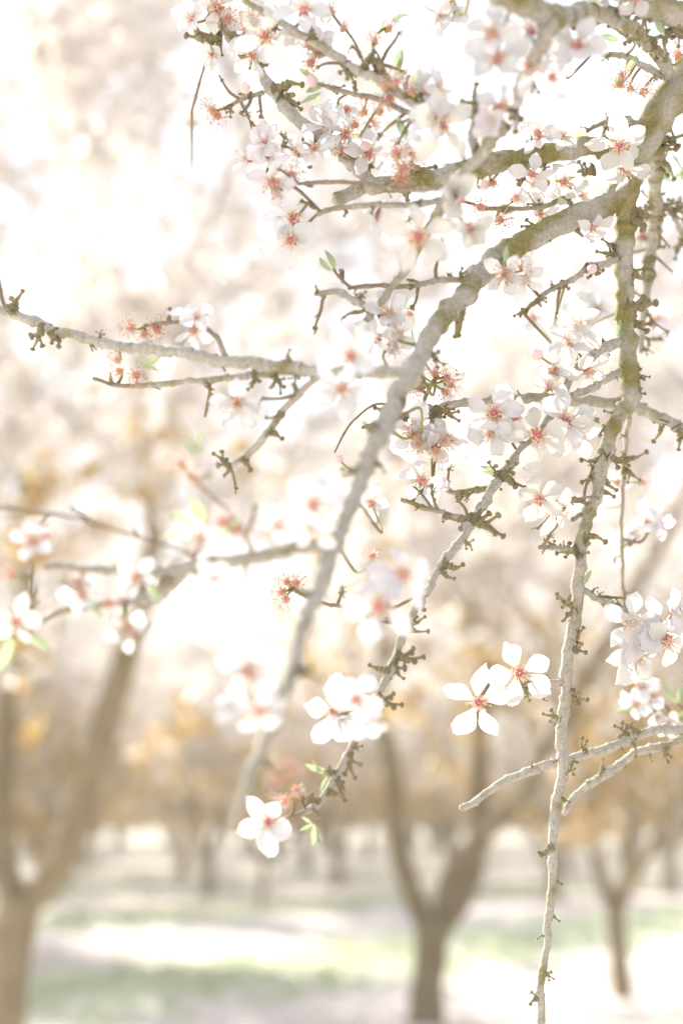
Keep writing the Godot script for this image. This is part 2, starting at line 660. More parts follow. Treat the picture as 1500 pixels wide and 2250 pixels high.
func leaves(spec: String) -> void:
	# "x,y,bearing,length,d ..."
	for w in spec.split(" ", false):
		var q := w.split_floats(",")
		var near := nearest(q[0], q[1])
		var d: float = q[4] if q.size() > 4 else seen(near[1]).z - 0.004
		var a := deg_to_rad(q[2])
		var out := Vector3(cos(a), sin(a), rng.randf_range(-0.25, 0.45)).normalized().rotated(Vector3.RIGHT, PITCH)
		var b := Basis(Quaternion(Vector3.UP, out)) * Basis(Vector3.UP, rng.randf_range(-0.9, 0.9))
		part("leaf", leaf_variants[rng.randi() % 4], M.leaf, bough, Transform3D(b.scaled_local(Vector3.ONE * q[3] * d / FOCAL_PX), shot(q[0], q[1], d) - bough.position))


func start_bough(called: String, label: String, at: Vector3) -> void:
	bough = thing(called, label, "branch", at, "blossoming boughs of the near almond tree")
	lines = []
	n_petals = 0


func main_bough() -> void:
	start_bough("almond_bough", "thick mossy almond bough forking at right into long hanging branches full of white blossoms", shot(2100, -500, 1.42))
	branch("limb", 1.42, 1.27, "2600,-900,1.62,95 2100,-480,1.46,75 1720,-80,1.33,56 1580,80,1.3,47 1500,180,1.28,45 1440,255,1.27,44 1400,330,1.26,41 1380,395,1.25,34 1374,440,1.24,29")
	# the branch that hangs straight down
	branch("hanging_branch", 1.25, 1.22, "1386,380,1.25,35 1376,430,1.24,31 1369,490,26 1366,560,23 1371,640,21 1377,700,22 1377,770,22 1386,840,25 1380,890,20 1346,950,18 1325,1010,16 1301,1100,16 1276,1200,15 1268,1290,15 1256,1370,14 1245,1450,14 1242,1530,13 1235,1620,13 1237,1690,14 1222,1770,12 1214,1850,11 1210,1950,10 1204,2030,9 1194,2120,8 1188,2190,10 1190,2300,9")
	# the branch that arcs towards the lens
	branch("arching_branch", 1.25, 0.84, "1385,400,1.25,30 1350,432,1.245,33 1310,460,1.24,32 1230,494,1.225,30 1150,530,1.2,28 1090,575,1.17,26 1030,632,1.13,24 985,690,1.1,24 940,752,1.06,23 905,820,1.02,22 870,890,0.99,21 835,960,0.96,20 800,1035,0.94,20 772,1100,0.92,19 742,1170,0.9,19 718,1235,0.87,19 692,1305,0.85,18 664,1390,0.83,18 634,1490,0.81,17 592,1600,0.79,18 560,1680,0.78,16 532,1760,0.77,14 514,1815,0.77,9", 0.5, 26)
	# the sawn stub to the left and the pale branch that rises from it
	branch("sawn_branch", 1.26, 1.2, "1392,345,30 1340,330,27 1300,326,25 1200,336,26 1100,358,27 1000,381,25 900,396,22 822,408,20 770,425,18 738,441,17")
	branch("rising_branch", 0, 1.27, "815,408,17 790,386,17 757,350,19 720,311,18 685,288,17 650,262,16 600,200,16 560,150,15 525,100,14 492,60,13 470,20,12 455,-30,11 420,-140,8", 0.3)
	branch("side_branch", 0, 1.2, "1362,752,13 1340,755,14 1300,782,13 1268,808,12 1248,835,11 1236,862,11 1228,900,10")
	branch("side_branch", 0, 1.19, "1368,810,9 1352,822,10 1320,838,9 1290,856,9 1255,868,7", 1.5, 22)
	# the second hanging branch, with its many spurs
	branch("drooping_branch", 1.2, 1.07, "1232,870,1.2,10 1190,940,1.2,11 1140,1000,1.19,12 1095,1052,12 1060,1100,12 1035,1142,12 1005,1190,11 976,1235,10 955,1265,9 930,1310,9 896,1368,9 880,1410,9 862,1455,9 845,1498,9 825,1528,8 800,1572,8 780,1622,8 765,1662,9 740,1702,9 715,1742,9 690,1775,8 655,1791,6 620,1800,5")
	# the branch before it all at the top
	branch("upper_branch", 0, 1.1, "1468,165,1.26,14 1450,130,1.22,16 1410,85,1.18,16 1360,48,1.12,17 1300,28,1.06,20 1245,32,1.0,24 1205,55,0.97,24 1188,100,0.97,20 1155,170,0.99,18 1120,240,1.01,17 1072,325,1.03,17 1020,378,1.05,16 994,416,1.06,15 950,490,1.08,13 905,565,1.1,11 865,630,1.1,9 815,688,1.1,8 788,722,1.1,6", 0.45)
	branch("upper_branch", 1.0, 0.93, "1240,34,1.0,22 1190,25,0.96,26 1140,8,0.93,27 1080,-25,0.9,28 980,-120,0.88,26")
	branch("side_branch", 0, 1.12, "1046,350,11 1038,300,10 1045,255,11 1010,255,9 960,255,9 926,234,10 870,200,11 805,160,11 740,127,11 688,88,11 610,43,10 536,0,9 460,-50,8", 0.7, 30)
	branch("twig", 0, 1.12, "957,257,7 892,244,7 827,217,7 766,204,6 714,191,5", 1.3, 24)
	branch("twig", 0, 1.1, "995,412,7 905,416,6 848,412,6 775,403,5 710,401,5 649,403,4", 1.2, 20)
	branch("twig", 0, 1.13, "965,440,7 892,450,7 805,453,7 740,459,6 697,468,6", 1.2, 22)
	branch("twig", 0, 1.12, "705,466,4 679,438,4 650,415,4 627,405,4")
	branch("twig", 0, 1.13, "1025,612,8 950,616,7 900,627,6 850,628,6 780,632,5 765,634,4", 1.0, 22)
	branch("twig", 0, 1.14, "772,633,5 758,620,4 742,604,3 732,590,3")
	branch("twig", 0, 1.11, "818,684,8 775,660,9 745,640,9 715,640,7 690,645,5", 2.6, 24)
	# to the left
	branch("pale_branch", 0, 1.16, "893,822,14 840,820,15 770,815,15 720,815,15 640,806,15 560,800,15 480,788,14 400,778,14 330,770,14 270,762,13 200,750,12 150,735,12 110,720,11 60,700,12 20,690,10 -30,670,9 -120,640,8", 0.5, 22)
	branch("twig", 0, 1.15, "22,692,7 8,665,5 2,640,4 -4,600,3")
	branch("pale_twig", 0, 1.16, "700,818,9 620,819,9 540,824,8 470,837,8 400,838,7 340,843,7 300,850,6 250,845,5 205,832,4", 1.2, 20)
	branch("pale_twig", 0, 1.1, "700,825,8 662,860,9 620,900,9 590,950,9 542,1000,9 515,1020,8 492,1048,4", 0.4, 26)
	branch("twig", 0, 1.13, "500,790,7 486,755,7 470,735,6 440,712,5 400,708,5 360,710,5 320,715,5")
	branch("twig", 0, 1.12, "462,838,4 460,870,4 455,895,4 450,915,3")
	# lower left, out of the plane of focus
	branch("pale_branch", 0, 0.91, "712,1198,17 650,1206,17 580,1220,18 500,1233,18 430,1244,18 370,1252,16 300,1252,13 220,1252,10 150,1246,9 100,1238,8", 0.4, 26)
	branch("pale_branch", 0, 0.92, "425,1246,16 370,1288,14 320,1312,12 250,1326,9 190,1336,9 150,1342,8 110,1358,6 60,1384,6 20,1400,6 -40,1420,5", 0.8, 24)
	branch("twig", 0, 0.89, "450,1240,4 400,1210,3 300,1178,3 200,1150,3 110,1128,4 50,1122,4 0,1114,4 -60,1100,4")
	branch("twig", 0, 0.89, "50,1388,4 62,1330,4 66,1260,4 70,1200,4")
	branch("twig", 0, 0.85, "560,1224,5 535,1165,4 515,1140,4 490,1110,4 425,1055,4")
	branch("twig", 0, 1.16, "893,1372,4 830,1364,4 760,1337,4 700,1322,4 660,1303,5 640,1287,4", 0.8, 18)
	# small side twigs of the hanging branches
	branch("twig", 0, 1.2, "1086,1062,7 1060,1074,8 1010,1081,8 980,1074,6 950,1055,4", 2.2, 20)
	branch("twig", 0, 1.18, "1032,1142,7 980,1130,6 930,1115,6 880,1096,5", 1.0, 24)
	branch("twig", 0, 1.16, "1362,566,9 1330,578,9 1290,588,8 1255,612,7 1225,628,5 1190,648,6 1165,672,5 1150,692,3", 2.8, 26)
	branch("twig", 0, 1.2, "1274,1294,8 1310,1314,7 1345,1330,7 1380,1346,6 1402,1372,5", 1.0, 22)
	branch("twig", 0, 1.2, "1243,1496,7 1200,1500,6 1150,1512,8 1110,1533,8 1085,1532,6", 3.0, 20)
	branch("twig", 0, 1.21, "1274,1212,7 1240,1204,6 1215,1202,6 1186,1202,5", 4.0, 24)
	branch("twig", 0, 1.18, "1290,1110,4 1260,1095,4 1235,1104,3 1215,1100,3")
	branch("twig", 0, 1.19, "1275,1130,5 1262,1140,5 1240,1142,3 1222,1130,3")
	branch("twig", 0, 1.24, "1300,375,6 1280,386,6 1255,411,6 1230,437,7 1190,455,6 1130,458,6 1075,456,5", 1.6, 24)
	branch("twig", 0, 1.24, "1455,168,9 1430,158,9 1400,140,8 1355,120,7 1305,116,6", 1.4, 24)
	branch("twig", 0, 1.24, "1405,275,9 1370,262,7 1330,268,6 1290,290,4", 2.5, 22)
	branch("twig", 0, 1.29, "494,64,5 474,84,4 454,130,3 437,190,3 421,243,3")
	branch("twig", 0, 1.26, "578,203,6 536,217,5 502,234,4 476,245,4", 1.5, 22)
	branch("twig", 0, 1.15, "800,150,4 796,130,3 775,87,3 749,56,3 727,26,3")
	branch("twig", 0, 1.16, "845,180,4 832,130,3 818,95,3 845,60,3")
	branch("twig", 0, 1.22, "672,323,4 640,322,4 612,320,4", 1.2, 16)
	# the branch behind
	branch("back_branch", 0, 1.4, "1420,310,1.28,24 1434,350,1.32,22 1438,400,1.36,19 1441,480,1.39,17 1432,560,1.4,13 1420,640,1.4,9 1411,720,1.4,7 1407,775,1.4,5", 2.0, 40)
	branch("back_branch", 0, 1.46, "1440,440,9 1470,460,7 1500,520,6 1540,560,5", 2.4, 34)
	branch("back_branch", 0, 1.42, "1448,255,12 1480,245,10 1520,235,9 1600,200,8", 2.0, 34)

	stubs = Geo.new()
	var behind := lines.size() - 3
	shoots(behind, 36, 70)
	shoots(3, 22, 60)      # the sawn branch and what grows from it
	shoots(8, 50, 70)
	part("stubs", stubs.mesh(), M.spur, bough).set_meta("kind", "stuff")
	spurs("1392,460,0,60 1400,468,-35,60 1392,590,-35,48 1388,672,-15,62 1392,690,-40,54 1355,560,175,40 1345,545,160,34 1388,780,-40,34 1345,758,215,34 1340,740,170,30 1350,880,200,26 1395,838,20,26 1392,860,-20,26")
	spurs("1345,938,178,42 1334,1000,200,46 1338,1000,-30,44 1315,1045,-20,40 1318,1040,200,40 1300,1075,-25,36 1285,1180,-5,46 1262,1215,175,40 1262,1330,160,40 1258,1345,205,34 1262,1412,20,34 1256,1420,-30,38 1250,1540,5,42 1236,1580,165,36 1236,1690,-10,24 1228,1662,200,20")
	spurs("1210,1860,205,44 1214,1870,170,28 1216,1935,0,26 1212,2010,-20,22 1196,2052,180,18 1196,2135,-30,22 1186,2185,220,34 1228,1755,10,22")
	spurs("1100,1050,35,40 1105,1045,-40,50 1092,1048,150,36 1040,1140,-45,62 1046,1150,-20,50 1030,1140,160,50 1010,1180,-40,26 975,1240,-10,46 968,1252,-40,36 930,1312,-80,44 893,1370,10,36 890,1376,-30,40 868,1440,-15,50 862,1455,-60,40 845,1470,170,44 825,1530,-30,48 815,1535,-75,30 770,1660,-75,44 765,1640,10,24 742,1700,170,36 735,1712,-50,44 720,1740,-20,40 700,1760,160,40 690,1775,-60,28")
	spurs("1262,455,120,34 1250,470,-70,40 1175,515,110,36 1150,535,-110,38 1012,690,-55,60 1018,680,-80,52 940,770,-30,40 850,970,150,40 800,1045,160,44 700,1300,190,40 640,1480,-20,50 1240,325,100,30 1170,330,95,36 1150,372,-90,54 1132,380,-70,48 1100,350,250,30 1030,385,100,30 925,392,120,60 918,400,60,50 900,405,-80,40 800,388,60,36 770,375,150,30 705,300,200,40 690,330,-60,40")
	spurs("623,180,10,60 628,205,-30,46 560,160,150,34 480,80,190,60 485,90,-60,34 590,150,80,34 805,150,70,44 850,170,80,60 842,165,120,40 760,135,-60,40 940,235,80,60 900,210,100,40 700,70,100,46 1050,255,90,60 1040,330,-20,50 1120,250,-50,54 1130,235,-80,60 1150,170,-20,36 1345,40,160,44 1410,75,170,60 1420,100,-20,50 1395,70,-120,40 1290,30,-130,50 1400,300,185,50 1425,330,-10,50 1430,315,20,60 1436,345,-40,46 1300,370,200,40")
	spurs("640,800,95,30 560,800,-90,26 485,790,-80,24 600,825,-60,36 560,830,-100,34 430,1244,-100,36 372,1252,-120,34 590,945,-35,48 535,1005,-70,46 505,1025,150,40 650,862,110,30 95,718,240,46 120,730,-110,36 118,728,-70,44 30,690,70,44 200,750,-90,20")

	# open flowers
	flowers("blossom", "1358,322,122,-0.1,0.1,1.2 1372,372,100,0.5,-0.6,1.22 1085,908,125,-0.25,0.1,1.18 1128,918,95,0.5,0.2,1.185 1078,948,118,-0.3,-0.7,1.19 1180,956,132,0,-0.05,1.17 1241,926,128,-0.15,0.35,1.18 1258,950,118,0.35,-0.55,1.19 1205,850,100,0.6,0.9,1.19 1270,724,112,0.1,0.6 1252,752,100,-0.6,0.3 1215,818,90,-0.7,-0.2 1290,816,92,0.3,-0.5")
	flowers("blossom", "925,1056,108,0.1,0.25 1184,1098,104,-0.35,0.3 1212,1118,110,0.15,-0.25 1138,1478,136,0,0.1 1050,1543,134,-0.05,0.15 1384,1370,122,0.1,0.3 1437,1380,122,0.4,0.2 1408,1400,120,-0.4,0 1395,1438,132,-0.15,-0.1 1464,1408,122,0.2,-0.5 1482,1352,110,0.4,0.6")
	flowers("blossom", "590,1803,134,-0.1,0.05 735,1560,138,-0.1,-0.3 742,1565,100,0.6,-0.6 640,1292,60,0.3,0.4,1.17")
	flowers("blossom", "968,278,142,0,-0.1,1.0 945,262,112,-0.6,0.5,1.0 1003,437,148,0,0.1,1.0 918,522,153,0.05,0.05,1.0 1030,500,103,0.4,-0.6,1.02 770,782,128,0,0.05,0.93 752,852,124,-0.1,-0.5,0.94 520,880,129,0.1,-0.55,1.05 600,400,112,-0.2,0,1.1 585,345,82,0.3,-0.2 580,318,99,-0.1,0.1 545,350,77,-0.7,0.2")
	flowers("blossom", "643,480,116,0.1,0.1,1.16 640,526,118,-0.1,-0.35,1.16 723,277,104,-0.5,0.3 759,294,104,0.2,0 809,337,104,0,-0.1 653,335,84,-0.3,0.2 690,325,70,0,-0.5")
	flowers("blossom", "882,1262,147,0.2,0.3,0.86 832,1332,151,-0.1,0.1,0.85 800,1292,126,-0.5,0.3,0.87 688,1108,126,0,0.4,0.85 690,1160,101,-0.4,0,0.86 815,1105,84,-0.2,0.3,1.27 545,1478,134,0.1,0.4,0.79 568,1556,126,0.2,-0.5,0.78 520,1540,109,-0.4,0,0.79 780,1535,118,0.2,0.3,0.9 805,1580,92,0.4,-0.5,0.9")
	flowers("blossom", "582,80,136,0.1,0 545,70,110,-0.3,0.4 555,120,105,0,-0.6 478,18,118,-0.3,0.2 422,42,90,-0.4,0.1 668,22,118,0,0.3 692,18,100,0.4,0 540,-10,100,0,0.3 470,120,70,-0.5,-0.4 700,100,80,0.2,0.1,1.14 420,275,80,0,0.4,1.6")
	flowers("blossom", "1185,105,130,0.1,0,0.99 1165,68,120,-0.3,0.4,0.98 1265,102,140,0.1,0.1,0.99 1162,145,112,0,-0.3,0.98 1092,130,140,-0.3,0,0.96 1082,75,130,-0.2,0.2,0.94 1210,168,96,0.4,-0.9,1.01 ")
	flowers("blossom", "430,700,100,0,0.7 425,725,90,0.3,-0.8 985,15,100,-0.2,-0.2,1.1 968,35,80,-0.5,-0.8,1.1 1010,35,60,0.4,-0.8,1.1 1300,500,84,0.2,-0.7 1410,520,84,0,-0.2,1.42 1440,700,70,0,0,1.6 1095,235,110,0.3,-0.1,1.0 1075,265,90,-0.2,-0.6,1.0 830,480,90,0.1,0,1.13 ")
	flowers("blossom", "300,1265,90,0,0,0.86 470,1268,90,-0.3,-0.5,0.82 438,1180,74,0.3,0.3,0.86 610,1155,90,0,0.3,0.81 180,1308,90,0,0.3,0.89 282,1378,98,0.1,-0.4,0.87 35,1365,107,0.1,0.2,0.89 75,1190,98,0,0.6,0.87 ")
	flowers("blossom", "850,690,100,0.1,0.4,1.1 872,735,90,0.3,0,1.1 826,742,95,-0.2,0.1,1.1 1110,602,90,-0.1,-0.5,1.12 1152,612,84,0.2,-0.4,1.12 1270,692,90,0,0.1,1.5 1310,680,90,0.2,0.1,1.5 1170,700,80,-0.3,0.1,1.48 1183,303,90,-0.3,0.2 1232,298,84,0.2,0.1 1168,382,88,0.2,-0.5 1235,398,104,0.1,-0.2 1270,430,110,0.3,0.2,1.33 1130,435,90,0,0,1.33 1185,470,90,0.2,-0.5,1.3 ")
	flowers("blossom", "760,240,90,0.2,-0.3,1.2 815,270,90,0.4,0.2,1.22 900,340,90,0.2,0.2,1.18 930,200,90,0.2,0.3 960,195,84,0.5,0.2 1060,280,100,0.1,-0.3,1.25")
	# flowers that have dropped their petals
	flowers("spent_blossom", "612,1712,80,-0.5,0.3 640,1690,84,0.1,0.8 628,1758,76,-0.5,-0.2 650,1735,60,0.2,-0.3 955,820,62,-0.1,0.5,1.2 982,830,66,0.3,0.3,1.2 922,852,66,-0.4,0,1.2 978,862,52,0.4,-0.4,1.2 912,950,62,0,0.1,1.18 975,968,46,0.2,0,1.18 920,975,56,-0.2,-0.6,1.18 957,992,50,0.1,-0.8,1.18 630,1278,56,-0.2,0.4 650,1280,60,0.3,0.5 618,1300,56,-0.6,0 628,1318,54,-0.1,-0.6 818,1222,50,0.1,0.3,1.24")
	flowers("spent_blossom", "258,790,56,-0.3,0.2 262,816,54,-0.4,-0.1 300,825,60,0.1,-0.2 288,720,60,-0.5,0.1 318,735,56,0,-0.6 345,722,70,0,0.1,1.13 466,240,60,-0.3,0.4 478,255,58,0,-0.3 700,115,66,-0.3,0.1,1.12 680,100,60,-0.5,0.4,1.12 682,138,60,-0.1,-0.3,1.12 500,40,66,0.2,0.1 548,45,66,0.2,-0.2 540,55,54,-0.2,0.3 751,336,64,0.2,0.2 640,385,70,0,0.2,1.12 605,420,70,-0.2,-0.2,1.1 885,370,90,0,0.4,1.08 880,395,76,0.1,-0.2,1.08 870,335,70,-0.2,0.5,1.09 920,270,66,0,0.3")
	flowers("spent_blossom", "845,190,60,0.1,0.5 870,180,66,0.3,0.4 905,200,60,-0.2,0.5 855,215,64,-0.2,-0.2 800,245,60,0.1,0 780,275,56,0,-0.4,1.18 835,245,56,0.3,0 855,60,54,0.3,0.4 822,90,50,-0.2,0.6 728,25,50,-0.3,0.4 755,60,44,0.3,0.3 1080,400,66,0,0.1,1.3 1055,455,60,-0.1,-0.2,1.2 1098,482,66,0.1,0,1.22 1175,405,50,0.2,-0.4,1.3 1365,165,52,-0.3,0.3 1360,185,60,-0.4,-0.1 1385,195,50,0.1,-0.2 1415,200,60,0.3,0.1 1488,120,66,-0.5,0.3,1.24 1180,290,50,-0.4,0.4 860,705,60,0.3,0.5,1.1 1218,816,50,-0.5,0.2 1410,1060,40,0.5,0,1.42")
	flowers("spent_blossom", "395,1020,80,-0.3,0.5,0.83 425,1050,70,0.4,0.1,0.84 490,1145,90,0,0.2,0.84 520,1165,70,0.4,-0.2,0.84 430,1195,70,-0.2,0.2,0.86 60,1185,90,-0.2,0.4,0.88 100,1183,80,0.4,0.4,0.88 25,1260,70,-0.3,0.3,0.88 175,1285,80,0,0.5,0.89 238,1325,70,0.2,0.4,0.88 275,1372,80,0.3,-0.4,0.87 300,1270,70,-0.2,0.1,0.86 860,760,60,0.2,-0.3,1.1 1110,600,70,-0.2,-0.5,1.12 1150,585,66,0.2,0.5,1.12")
	flowers("flower_bud", "1184,782,36,-0.6,0.3 1400,1395,34,0,0.2,1.2 690,180,40,-0.4,0.1,1.12 800,322,36,0.2,-0.2 745,1010,30,0,0,1.2 1295,595,30,0.3,0.3 540,200,34,0,0.4 1060,410,34,0.1,0,1.3")
	leaves("690,172,150,40,1.13 712,182,205,46,1.13 705,205,215,50,1.12 688,262,80,46 700,262,100,50 690,268,30,34 728,594,140,40 735,592,110,46 800,330,20,34 765,290,-30,30 1085,1040,150,40 1092,1045,170,34 1495,395,60,70,1.36 1470,392,110,70,1.36 1472,400,150,60,1.36 1470,330,-70,50,1.36 1480,388,30,50,1.36 1360,90,160,44,1.2 1385,86,150,40,1.2 1210,118,25,60,1.0")
	leaves("690,1812,200,34,1.09 690,1812,-90,46,1.09 695,1815,-60,44,1.09 685,1810,150,30,1.09 715,1690,170,50,1.08 712,1700,140,40,1.08 720,1705,-110,36,1.08 300,800,60,50,1.14 310,800,20,60,1.14 300,808,0,56,1.14 300,812,-30,40,1.14 425,1000,110,50,0.84 430,1000,70,56,0.84 455,1150,120,70,0.84 480,1185,50,60,0.84 430,1160,150,60,0.85 405,1165,190,50,0.85 325,1270,-60,60,0.86 180,1310,-30,70,0.89 175,1305,150,60,0.89 260,1355,-80,60,0.87 25,1400,-110,100,0.89 65,1400,-30,60,0.89 5,1150,160,80,0.89")
	leaves("820,190,110,40,1.16 870,165,80,60,1.15 880,170,100,50,1.15 900,200,70,56,1.15 860,50,40,50,1.15 830,85,80,40,1.16 1345,195,60,40,1.24 1375,160,60,46,1.24 1250,300,10,50,1.25 1355,740,80,40 590,95,100,30 1110,585,90,46,1.14 1125,590,120,40,1.14 895,310,110,60,1.08 640,395,-120,40,1.1 1275,1290,60,40 1460,1410,-10,60,1.2 1225,395,200,40,1.3")


func other_boughs() -> void:
	start_bough("almond_bough", "slender grey almond branch crossing behind the hanging branch, with a splintered left tip", shot(1900, 1120, 1.33))
	branch("branch", 1.36, 1.1, "2300,1260,1.38,22 1900,1090,1.35,17 1640,985,1.31,15 1520,946,1.29,14 1480,934,1.29,14 1440,914,1.285,14 1385,892,1.28,14 1330,885,1.275,14 1280,881,1.26,13 1200,876,1.24,12 1120,876,1.22,10 1050,881,1.21,9 980,891,1.2,10 920,906,1.2,10 870,921,1.2,10 830,934,1.2,8 795,941,1.2,4")
	branch("twig", 0, 1.2, "838,932,3 850,895,3 835,888,3 810,895,3 785,915,3 760,945,3 735,994,2")
	branch("twig", 0, 1.2, "945,900,10 950,925,10 945,950,8 935,975,5", 5.0, 26)
	branch("twig", 0, 1.2, "925,905,5 940,860,5 955,835,4 975,830,3")
	branch("thin_twig", 0, 1.42, "1384,893,6 1375,950,6 1368,1030,6 1366,1100,5 1364,1190,5 1367,1260,4 1369,1330,3", 0.7, 20)
	branch("thin_twig", 0, 1.42, "1366,1108,3 1345,1115,3 1325,1114,3")
	branch("thin_twig", 0, 1.42, "1366,1185,4 1390,1191,4 1410,1188,4 1425,1165,4", 2.0, 24)
	branch("thin_twig", 0, 1.42, "1366,1220,3 1350,1224,3 1347,1235,3")
	spurs("905,915,-60,40 890,918,-100,30 960,905,-80,60 975,895,-60,36 850,905,150,40 1380,880,200,30 1455,915,-110,44 1480,935,-60,40 1495,945,-120,40 1365,1010,20,44 1372,1030,-20,36 1139,876,90,12 1420,905,80,12")
	flowers("blossom", "908,952,118,-0.2,0.1 976,968,110,0.5,-0.3 925,975,110,-0.3,-0.8 955,985,84,0.2,-0.9 900,690,60,0,0,1.3 1415,1150,92,0,0.2,1.41 1445,1150,70,0.5,0.1,1.41 1390,1170,70,-0.5,0.1,1.41 1355,1060,60,-0.2,0.1,1.44")
	flowers("spent_blossom", "1425,1160,40,0.2,0.2,1.41 912,948,56,0,0.2 975,966,40,0.1,0")
	flowers("blossom", "905,842,80,-0.3,0.2,1.22 990,845,70,0.2,0.3,1.22")

	start_bough("almond_bough", "bare pale almond branch forking at lower right, its blunt tip pointing left", shot(1900, 1600, 1.3))
	branch("branch", 1.34, 1.27, "2200,1560,18 1800,1600,15 1640,1602,13 1520,1600,12 1440,1605,12 1370,1632,11 1300,1652,11 1260,1667,10 1200,1682,11 1150,1700,11 1100,1720,10 1050,1756,9 1010,1776,8", 0.8, 16)
	branch("side_branch", 0, 1.32, "1620,1604,11 1540,1612,10 1500,1618,10 1470,1635,10 1400,1655,10 1340,1690,10 1310,1710,10 1270,1745,9 1240,1787,7", 0.8, 16)
	spurs("1400,1612,130,36 1385,1625,-60,30 1285,1655,100,36 1260,1668,-100,30 1375,1600,150,34 1320,1710,95,30 1460,1640,-80,34")
	leaves("1490,1612,20,50,1.3 1480,1605,-40,40,1.3")

	start_bough("almond_bough", "thin almond twig with small pink flowers and leaf shoots above the pale fork", shot(1800, 1640, 1.5))
	branch("twig", 1.5, 1.46, "1900,1700,9 1640,1610,7 1520,1588,5 1470,1575,5 1440,1562,5 1415,1545,4 1402,1520,3", 1.2, 24)
	branch("twig", 0, 1.47, "1475,1577,4 1460,1550,3 1430,1530,3 1400,1525,3")
	branch("twig", 0, 1.45, "1520,1588,4 1500,1558,3 1485,1545,3")
	flowers("blossom", "1405,1508,70,0.1,0.2 1420,1530,80,-0.2,-0.3 1395,1545,70,-0.5,0 1440,1575,60,0,-0.4 1465,1590,60,0.2,-0.2")
	flowers("spent_blossom", "1402,1505,56,0.2,0.4 1418,1522,56,0.1,0.2 1445,1580,44,0,0")
	leaves("1487,1545,130,50 1490,1545,80,40 1400,1550,200,50 1455,1575,-60,44 1480,1580,20,44")

	start_bough("almond_bough", "thick rough lichened limb crossing the top right corner", shot(1800, 120, 1.12))
	branch("limb", 1.2, 1.1, "2300,380,1.3,60 1900,170,1.2,50 1640,85,1.14,42 1540,58,1.12,38 1490,38,1.11,35 1440,18,1.1,33 1390,-8,1.09,31 1330,-45,1.08,28 1200,-150,1.05,24")
	branch("twig", 0, 1.12, "1480,60,6 1450,78,5 1425,88,4 1412,95,3", 2.5, 26)
	branch("twig", 0, 1.1, "1430,25,8 1390,18,8 1350,20,6 1320,8,5", 2.5, 30)
	spurs("1480,60,-70,40 1450,50,-100,44 1420,35,-120,40 1400,20,200,44 1370,10,220,50 1495,65,-60,36")
	flowers("blossom", "1395,-5,90,-0.2,-0.2 1330,-10,90,-0.4,-0.1")
	leaves("1440,45,-70,44 1452,44,-100,40 1330,12,180,50")


# ------------------------------------------------------------------ the orchard behind
func old_tint(p: Vector3, _r: float, _t: float) -> Color:
	var a := patches.get_noise_3dv(p * 0.05)
	return Color(0.255, 0.215, 0.14).lerp(Color(0.335, 0.29, 0.205), clampf(a * 1.3 + 0.5, 0, 1))


func grow(g: Geo, spots: Array, p: Vector3, dir: Vector3, long: float, r: float, level: int, k: RandomNumberGenerator, bloom := 1.0) -> void:
	if level >= 2:
		# bare, in white flower, or past it: the low shaded boughs flowered first
		bloom = 1.0 if k.randf() < smoothstep(1.4, 3.5, p.y) else 2.0
		if k.randf() < (0.2 if bloom > 1.5 else 0.4):
			bloom = 0.0
	var pts := [p]
	var rad := [r]
	var d := dir
	var n := 4
	for j in n:
		d = (d + Vector3(k.randf_range(-1, 1), k.randf_range(-0.6, 0.9), k.randf_range(-1, 1)) * 0.2).normalized()
		pts.append(pts[-1] + d * long / n)
		rad.append(r * (1.0 - 0.62 * (j + 1) / n))
	tube(g, pts, rad, 6 if level < 2 else 4 if level == 2 else 3, old_tint, 0.1, 8.0, false)
	if level >= 2 and bloom > 0.0:
		var many := int(long / 0.05)
		for j in many:
			var t := (j + k.randf()) / many * n
			var a: Vector3 = pts[int(t)]
			var q: Vector3 = a.lerp(pts[mini(int(t) + 1, n)], t - int(t))
			spots.append(q + Vector3(k.randf_range(-1, 1), k.randf_range(-1, 1), k.randf_range(-1, 1)) * 0.035)
			spots.append(bloom)
	if level >= 3:
		return
	var kids: int = [6, 6, 9][level]
	for j in kids:
		var t := lerpf(0.25, 1.0, (j + k.randf() * 0.6) / kids) * n
		var q: Vector3 = pts[int(minf(t, n - 0.01))].lerp(pts[mini(int(t) + 1, n)], fmod(minf(t, n - 0.01), 1.0))
		var out := d.cross(Vector3(k.randf_range(-1, 1), k.randf_range(-1, 1), k.randf_range(-1, 1))).normalized()
		var way := (d * 0.75 + out * k.randf_range(0.6, 1.1) + Vector3(0, 0.12, 0)).normalized()
		grow(g, spots, q, way, long * k.randf_range(0.42, 0.66), maxf(r * [0.46, 0.4, 0.34][level], 0.0035), level + 1, k, bloom)


